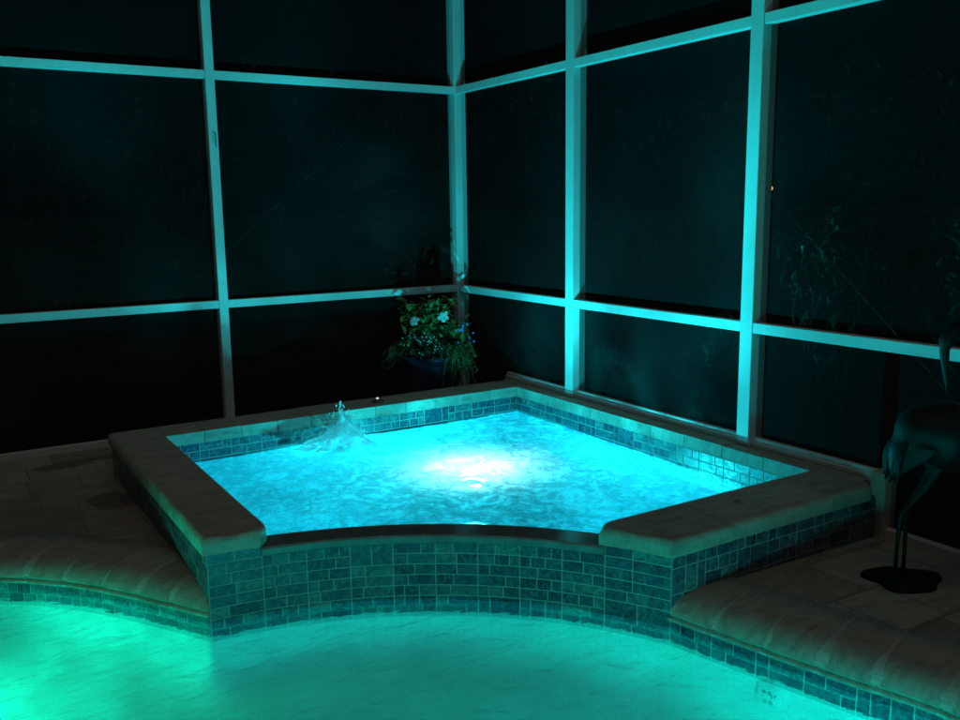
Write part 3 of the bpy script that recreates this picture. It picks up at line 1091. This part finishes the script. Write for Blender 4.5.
def flower(c, nrm, r, mat, name, petals=5):
    pd = PD()
    nrm = Vector(nrm).normalized()
    u = nrm.cross(Vector((0, 0, 1))).normalized(); w = nrm.cross(u)
    for k in range(petals):
        a = 2 * PI * k / petals + 0.3
        d = u * math.cos(a) + w * math.sin(a) + nrm * (0.25 + 0.12 * (k % 2))
        pd.add(*leaf_geo(Vector(c) + d * r * 0.1, d, nrm, r * (0.9 + 0.2 * (k % 3 == 0)), r * 0.85, 0.45, (0.25, 0.6, 0.95, 1.0, 0.55)))
    return pd.build(name, mat, pp, False)
def at_px(px, py, t):   # plant-local point from its place across the plant
    return at((px - 437) / 150.0, t, 0.5 + (357 - py) / 148.0 - 0.03)
flower(at_px(451, 310, 0.2), TV + Vector((0, 0, 0.15)), 0.037, M_petal, 'white_flower')
flower(at_px(418, 314, 0.2), TV * 0.8 - RT * 0.5 + Vector((0, 0, 0.3)), 0.035, M_petal, 'white_flower', 6)
for i in range(60):
    q = at(rng.uniform(-0.24, 0.08), rng.uniform(0.12, 0.26), rng.uniform(0.50, 0.66))
    fl = PD()
    for k in range(4):
        fl.add(*leaf_geo(q, rdir(rng), TV, 0.009, 0.007, 0.1))
    fl.build('small_flower', M_petal, pp, False)
for i in range(16):
    q = at(rng.uniform(0.17, 0.32), rng.uniform(0.08, 0.2), rng.uniform(0.54, 0.72))
    fl = PD()
    for k in range(5):
        a = 2 * PI * k / 5
        fl.add(*leaf_geo(q, RT * math.cos(a) + Vector((0, 0, math.sin(a))) + TV * 0.3, TV, 0.010, 0.009, 0.1))
    fl.build('blue_flower', M_blue, pp, False)

# ------------------------------------------------------------------ crane statue (local x = along its body, tail at the low end)
cr = thing('crane_statue', 'dark metal crane statue bending its beak down over its back, standing on the right deck', 'statue', (-0.43, -4.37, deck_z(-0.43, -4.37) - 0.002))
cr.rotation_euler = (0, 0, math.atan2(-0.53, 0.85))
pts = [(-0.065, 0, 0.49), (-0.03, 0, 0.58), (0.03, 0, 0.645), (0.12, 0, 0.635), (0.22, 0, 0.63), (0.30, 0, 0.68), (0.335, 0, 0.80), (0.325, 0, 0.93),
       (0.28, 0, 1.03), (0.22, 0, 1.07), (0.15, 0, 1.07), (0.112, 0, 1.03), (0.104, 0, 0.975), (0.128, 0, 0.81)]
rad = [0.026, 0.062, 0.112, 0.148, 0.145, 0.10, 0.034, 0.025, 0.023, 0.026, 0.034, 0.032, 0.018, 0.003]
P, Rr = smooth_path(pts, rad, 6)
pd = PD(); pd.tube(P, Rr, 16)
body = pd.build('body', M_bronze, cr)
def feathers(name, side, n_rows, parent):
    pd = PD()
    rngf = random.Random(40 + side)
    for i in range(n_rows):
        t = i / (n_rows - 1)
        # feather root slides along the back from shoulder to rump, tips fan past the tail
        r0 = Vector((0.24 - 0.25 * t, side * (0.088 - 0.045 * t), 0.70 - 0.045 * t * t))
        tip = Vector((0.02 - 0.115 * t, side * (0.075 - 0.055 * t), 0.545 - 0.10 * t))
        m1 = r0.lerp(tip, 0.45) + Vector((0, side * 0.018, 0.035))
        pts, rr = smooth_path([r0, m1, tip], [0.017, 0.021, 0.004], 6)
        pd.tube(pts, rr, 8, flat=[(0.45, 1.0)] * len(pts))
    return pd.build(name, M_bronze, parent)
feathers('wing', -1, 13, cr)
feathers('wing', 1, 13, cr)
pd = PD()
for i in range(9):
    y = (i - 4) * 0.011
    pts, rr = smooth_path([(0.02, y, 0.67), (-0.045, y * 1.2, 0.625), (-0.075, y * 1.5, 0.55), (-0.088 + 0.006 * (i % 3), y * 1.7, 0.45 + 0.012 * (i % 2))], [0.010, 0.012, 0.012, 0.003], 6)
    pd.tube(pts, rr, 8, flat=[(0.6, 1)] * len(pts))
pd.build('tail_feathers', M_bronze, cr)
for y, hip, hock, foot in ((-0.03, 0.12, -0.04, -0.05), (0.03, 0.16, 0.012, 0.012)):
    pts, rr = smooth_path([(hip, y, 0.58), (hip - 0.05, y, 0.46), (hock + 0.015, y, 0.33), (hock - 0.004, y, 0.29), (foot, y, 0.15), (foot, y, 0.03)],
                          [0.06, 0.030, 0.012, 0.012, 0.0075, 0.009], 5)
    pd = PD(); pd.tube(pts, rr, 10)
    for k in (-0.5, 0.0, 0.5):
        q = Vector((foot, y, 0.035))
        d = Vector((math.cos(k), math.sin(k), 0))
        pd.tube([q, q + d * 0.03 - Vector((0, 0, 0.003)), q + d * 0.055 - Vector((0, 0, 0.01))], [0.008, 0.006, 0.003], 7)
    pd.build('leg', M_bronze, cr)
bm = bmesh.new()
K = 40
lo, hi, top = [], [], []
for k in range(K):
    a = 2 * PI * k / K
    r = 1 + 0.12 * math.sin(3 * a + 0.6) + 0.07 * math.sin(5 * a)
    lo.append(bm.verts.new((0.155 * r * math.cos(a), 0.13 * r * math.sin(a), 0.0)))
    hi.append(bm.verts.new((0.15 * r * math.cos(a), 0.125 * r * math.sin(a), 0.016)))
    top.append(bm.verts.new((0.10 * r * math.cos(a), 0.085 * r * math.sin(a), 0.028)))
for k in range(K):
    k2 = (k + 1) % K
    bm.faces.new((lo[k], lo[k2], hi[k2], hi[k])); bm.faces.new((hi[k], hi[k2], top[k2], top[k]))
bm.faces.new(top); bm.faces.new(lo[::-1])
from_bm('base', bm, M_bronze, cr, True)

# ------------------------------------------------------------------ small things on the coping
bt = thing('control_button', 'small round spa control with a tiny white light on the back coping', 'button', (-1.23, -0.93, COP))
v, f = lathe([(0.045, 0.0), (0.045, 0.008), (0.038, 0.014), (0.018, 0.016), (0.016, 0.02), (0.001, 0.021)], 28)
from_pd('base', v, f, simple('brown_plastic', (0.16, 0.12, 0.1), 0.5, 0, 0.1, 20, 0), bt, True)
bm = bmesh.new(); bmesh.ops.create_uvsphere(bm, u_segments=12, v_segments=8, radius=0.009)
for v_ in bm.verts:
    v_.co += Vector((0.004, 0.012, 0.022))
from_bm('light', bm, emit('button_led', (1, 0.97, 0.95), 0.9), bt, True)

pd = PD()
pd.add(*leaf_geo((-0.03, 0, 0.006), (1, 0.25, 0.25), (0, 0, 1), 0.06, 0.022, 0.5))
pd.add(*leaf_geo((0.0, 0.0, 0.012), (0.3, 1, 0.4), (0, 0, 1), 0.03, 0.012, 0.5))
lf = pd.build('fallen_leaf', M_dryleaf, None, False)
lf.location = (-0.80, -3.79, COP)
tag(lf, 'small curled pale leaf lying on the front arm of the spa coping', 'leaf')

# ------------------------------------------------------------------ planting outside the right-hand screen
GS = 'shrubs outside the right-hand screen'
def shrub(x, y, h, spread, label, seed, nst=9, lw=1.0):
    root = thing('shrub', label, 'shrub', (x, y, -0.06), GS)
    rng = random.Random(seed)
    st, lv = PD(), PD()
    for i in range(nst):
        a = rng.uniform(0, 2 * PI); r = spread * rng.uniform(0.2, 1)
        tip = Vector((r * math.cos(a), r * math.sin(a), h * rng.uniform(0.55, 1.0)))
        mid = Vector((tip.x * 0.35, tip.y * 0.35, tip.z * 0.55))
        pts, rr = smooth_path([(rng.uniform(-.04, .04), rng.uniform(-.04, .04), 0), mid, tip], [0.016, 0.011, 0.004], 8)
        st.tube(pts, rr, 6)
        for q in pts[4:]:
            for k in range(6):
                d = rdir(rng, 0.15)
                lv.add(*leaf_geo(q, d, (0, 0, 1), rng.uniform(0.07, 0.14) * lw, rng.uniform(0.025, 0.045) * lw, rng.uniform(0.1, 0.9)))
    st.build('stems', M_bark, root)
    lv.build('foliage', M_shrub, root, False)
shrub(0.62, -2.35, 1.02, 0.34, 'low dark shrub beyond the screen between the two middle posts', 1, 10)
shrub(0.55, -1.0, 0.75, 0.25, 'smallest dark shrub, beyond the screen nearest the cage corner', 2, 8)
shrub(0.75, -3.15, 1.75, 0.42, 'tall leafy shrub beyond the screen just right of the thickest post', 3, 13)
shrub(0.85, -3.95, 1.8, 0.45, 'tall leafy shrub beyond the screen behind the crane statue', 4, 13)

# dark belt of trees and bushes beyond the lawn
rng = random.Random(77)
lv = PD()
def belt(fx, n):
    for i in range(n):
        u = rng.random()
        p, h = fx(u, max(-0.8, rng.gauss(0, 0.7)))
        z = h * math.sqrt(rng.random())
        lv.add(*leaf_geo((p[0], p[1], z - 0.05), rdir(rng, 0.1), (0, 0, 1), rng.uniform(0.12, 0.24), rng.uniform(0.06, 0.12), 0.3))
hgt = lambda t: 3.6 + 1.1 * noise.noise(Vector((t * 0.7, 0.4, 0))) + 0.6 * noise.noise(Vector((t * 2.1, 3.4, 0)))
belt(lambda u, w: ((-15 + 24 * u, 6.8 + w), hgt(u * 24)), 5200)
belt(lambda u, w: ((7.6 + w, -14 + 22 * u), hgt(50 + u * 22)), 5200)
tb_ = from_pd('tree_belt', lv.v, lv.f, mat_leaf('night_foliage', (0.01, 0.018, 0.008), (0.018, 0.026, 0.012), (0.026, 0.036, 0.018)))
tb_['kind'] = 'stuff'; tb_['label'] = 'black mass of trees and bushes beyond the lawn'; tb_['category'] = 'trees'

# distant lit lamp in the dark, at the edge of the thick post
gl = thing('garden_lamp', 'tiny distant amber lamp glowing in the dark beside the thick white post', 'lamp')
# ------------------------------------------------------------------ camera
CAM = Vector((-3.8183, -6.4552, 1.62)); yaw, pitch, roll, F = 0.5555, 0.1696, -0.0139, 890.9
fw = Vector((math.sin(yaw) * math.cos(pitch), math.cos(yaw) * math.cos(pitch), -math.sin(pitch)))
rt = Vector((math.cos(yaw), -math.sin(yaw), 0)); up = rt.cross(fw)
r2 = rt * math.cos(roll) + up * math.sin(roll); u2 = -rt * math.sin(roll) + up * math.cos(roll)
cam = bpy.data.cameras.new('camera'); co = bpy.data.objects.new('camera', cam); COL.objects.link(co)
M = Matrix((r2, u2, -fw)).transposed().to_4x4(); M.translation = CAM
co.matrix_world = M
cam.sensor_width = 36; cam.lens = F / 960 * 36; cam.clip_start = 0.05; cam.clip_end = 2000
S.camera = co

LP = Vector((4.58, 0.66, -0.06))
gl.location = LP
v, f = lathe([(0.06, 0), (0.06, 0.05), (0.025, 0.08), (0.022, 1.79), (0.05, 1.81), (0.05, 1.83)], 14)
from_pd('pole', v, f, M_dark, gl, True)
bm = bmesh.new(); bmesh.ops.create_uvsphere(bm, u_segments=16, v_segments=10, radius=0.03)
for v_ in bm.verts:
    v_.co.z += 1.85
from_bm('globe', bm, emit('amber_globe', (1.0, 0.5, 0.16), 1.6), gl, True)

# ------------------------------------------------------------------ lamps under water
def lamp(name, root, loc, nrm, r, color, emis):
    o = Vector(loc); n3 = Vector(nrm).normalized()
    t3 = n3.cross(Vector((0.3, 0.2, 1))).normalized(); w = n3.cross(t3)
    K = 24
    prof_ = [(1.15, -0.02), (1.15, 0.008), (1.0, 0.012)]
    vs, fs = [], []
    for rr, h in prof_:
        for k in range(K):
            a = 2 * PI * k / K
            vs.append(o + (t3 * math.cos(a) + w * math.sin(a)) * r * rr + n3 * h)
    for i in range(len(prof_) - 1):
        for k in range(K):
            fs.append((i * K + k, i * K + (k + 1) % K, (i + 1) * K + (k + 1) % K, (i + 1) * K + k))
    ring = adopt(from_pd(name, vs, fs, M_white, None, False), root)
    vs = [o + (t3 * math.cos(2 * PI * k / K) + w * math.sin(2 * PI * k / K)) * r * 0.99 + n3 * 0.009 for k in range(K)]
    lens = from_pd('lens', vs, [tuple(range(K))], emit(name + '_glow', color, emis), ring)
    return ring
SPAL = Vector((-1.18, -2.12, -0.27))
lamp('spa_lamp', spa, SPAL, (0, 0, 1), 0.07, (0.9, 0.9, 0.9), 1.5)
POOLL = Vector((-4.58, -2.05, -0.17))
lamp('pool_lamp', pool, POOLL, (0.6, -0.8, 0), 0.06, (0.0, 1.0, 0.62), 12)
POOLM = Vector((-2.6, -6.09, -0.145))
lamp('pool_lamp', pool, POOLM, (0, 1, 0), 0.05, (0.0, 1.0, 0.8), 12)

def point(name, loc, power, color, radius, caustic=False):
    l = bpy.data.lights.new(name, 'POINT'); l.energy = power; l.color = color; l.shadow_soft_size = radius
    o = bpy.data.objects.new(name, l); COL.objects.link(o); o.location = loc
    if caustic:
        l.cycles.is_caustics_light = True
    return o
spa_glow = point('spa_glow', SPAL + Vector((0, 0, 0.05)), 38, (0.045, 0.88, 1.0), 0.03)
spa_light = point('spa_light', SPAL + Vector((0, 0, 0.05)), 930, (0.008, 0.88, 1.0), 0.03, True)
pl_ = bpy.data.lights.new('pool_light', 'SPOT'); pl_.energy = 150; pl_.color = (0.0, 1.0, 0.60); pl_.shadow_soft_size = 0.025
pl_.spot_size = math.radians(160); pl_.spot_blend = 1.0
pool_light = bpy.data.objects.new('pool_light', pl_); COL.objects.link(pool_light); pool_light.location = POOLL + Vector((0.06, -0.10, 0.0))
pool_light.rotation_euler = Vector((-0.45, 0.89, 0)).to_track_quat('Z', 'Y').to_euler()
pool_light2 = point('pool_light', POOLM + Vector((0, 0.12, 0.0)), 95, (0.0, 0.97, 0.95), 0.06)
hs = bpy.data.lights.new('spa_beam', 'SPOT'); hs.energy = 30; hs.color = (1.0, 0.8, 0.74); hs.spot_size = math.radians(134); hs.spot_blend = 1.0
hs.shadow_soft_size = 0.03
ho = bpy.data.objects.new('spa_beam', hs); COL.objects.link(ho); ho.location = SPAL + Vector((0, 0, 0.05)); ho.rotation_euler = (PI, 0, 0)
def vein_gobo(l, scale, flat=1.0, gain=2.1):
    # added vein pattern in the light's strength, imitating water caustics and broken foam glow
    l.use_nodes = True
    nt = l.node_tree; nt.nodes.clear()
    o = nt.nodes.new('ShaderNodeOutputLight'); e = nt.nodes.new('ShaderNodeEmission')
    tc = nt.nodes.new('ShaderNodeNewGeometry'); nz = nt.nodes.new('ShaderNodeTexNoise'); nz.inputs['Scale'].default_value = scale * 0.8
    ad = nt.nodes.new('ShaderNodeVectorMath'); ad.operation = 'MULTIPLY_ADD'; ad.inputs[1].default_value = (0.16, 0.16, 0.16)
    vo = nt.nodes.new('ShaderNodeTexVoronoi'); vo.feature = 'DISTANCE_TO_EDGE'; vo.inputs['Scale'].default_value = scale
    rp = nt.nodes.new('ShaderNodeValToRGB'); el = rp.color_ramp.elements
    el[0].position = 0.0; el[0].color = (1, 1, 1, 1); el[1].position = 0.15; el[1].color = (0.30, 0.30, 0.30, 1)
    n = rp.color_ramp.elements.new(0.035); n.color = (0.46, 0.46, 0.46, 1)
    mu = nt.nodes.new('ShaderNodeMath'); mu.operation = 'MULTIPLY'; mu.inputs[1].default_value = gain
    sc_ = nt.nodes.new('ShaderNodeVectorMath'); sc_.operation = 'MULTIPLY'; sc_.inputs[1].default_value = (1, 1, flat)
    nt.links.new(tc.outputs['Incoming'], sc_.inputs[0]); nt.links.new(sc_.outputs[0], nz.inputs['Vector']); nt.links.new(nz.outputs['Color'], ad.inputs[0]); nt.links.new(sc_.outputs[0], ad.inputs[2])
    nt.links.new(ad.outputs[0], vo.inputs['Vector']); nt.links.new(vo.outputs['Distance'], rp.inputs['Fac'])
    nt.links.new(rp.outputs['Color'], mu.inputs[0]); nt.links.new(mu.outputs[0], e.inputs['Strength']); nt.links.new(e.outputs[0], o.inputs[0])
vein_gobo(pool_light.data, 5.5, 7.0, 2.5)
vein_gobo(ho.data, 6.0)
sw_.cycles.is_caustics_caster = True
for o in bpy.data.objects:
    if o.type == 'MESH' and o is not sw_ and o.name not in ('pool_water',):
        o.cycles.is_caustics_receiver = True

# ------------------------------------------------------------------ night sky and faint skylight
W = bpy.data.worlds.new('World'); S.world = W; W.use_nodes = True
nt = W.node_tree; nt.nodes.clear()
sky = nt.nodes.new('ShaderNodeTexSky'); sky.sky_type = 'NISHITA'; sky.sun_disc = False
EL, AZ = math.radians(65), math.radians(200)
sky.sun_elevation = EL; sky.sun_rotation = AZ
bg = nt.nodes.new('ShaderNodeBackground'); bg.inputs['Strength'].default_value = 0.0001
ow = nt.nodes.new('ShaderNodeOutputWorld')
nt.links.new(sky.outputs[0], bg.inputs[0]); nt.links.new(bg.outputs[0], ow.inputs[0])
sl = bpy.data.lights.new('sun', 'SUN'); sl.energy = 0.145; sl.angle = math.radians(70); sl.color = (1.0, 0.89, 0.76)
so = bpy.data.objects.new('sun', sl); COL.objects.link(so)
sd = Vector((math.sin(AZ) * math.cos(EL), math.cos(AZ) * math.cos(EL), math.sin(EL)))
so.rotation_euler = sd.to_track_quat('Z', 'Y').to_euler()

# ------------------------------------------------------------------ render settings
S.view_settings.view_transform = 'Standard'; S.view_settings.look = 'None'
S.view_settings.exposure = 0; S.view_settings.gamma = 1; S.view_settings.use_curve_mapping = False
S.render.engine = 'CYCLES'
cy = S.cycles
cy.use_denoising = True
cy.max_bounces = 10; cy.diffuse_bounces = 4; cy.glossy_bounces = 4; cy.transmission_bounces = 8; cy.transparent_max_bounces = 12
cy.caustics_reflective = False; cy.caustics_refractive = True
cy.sample_clamp_indirect = 4.0
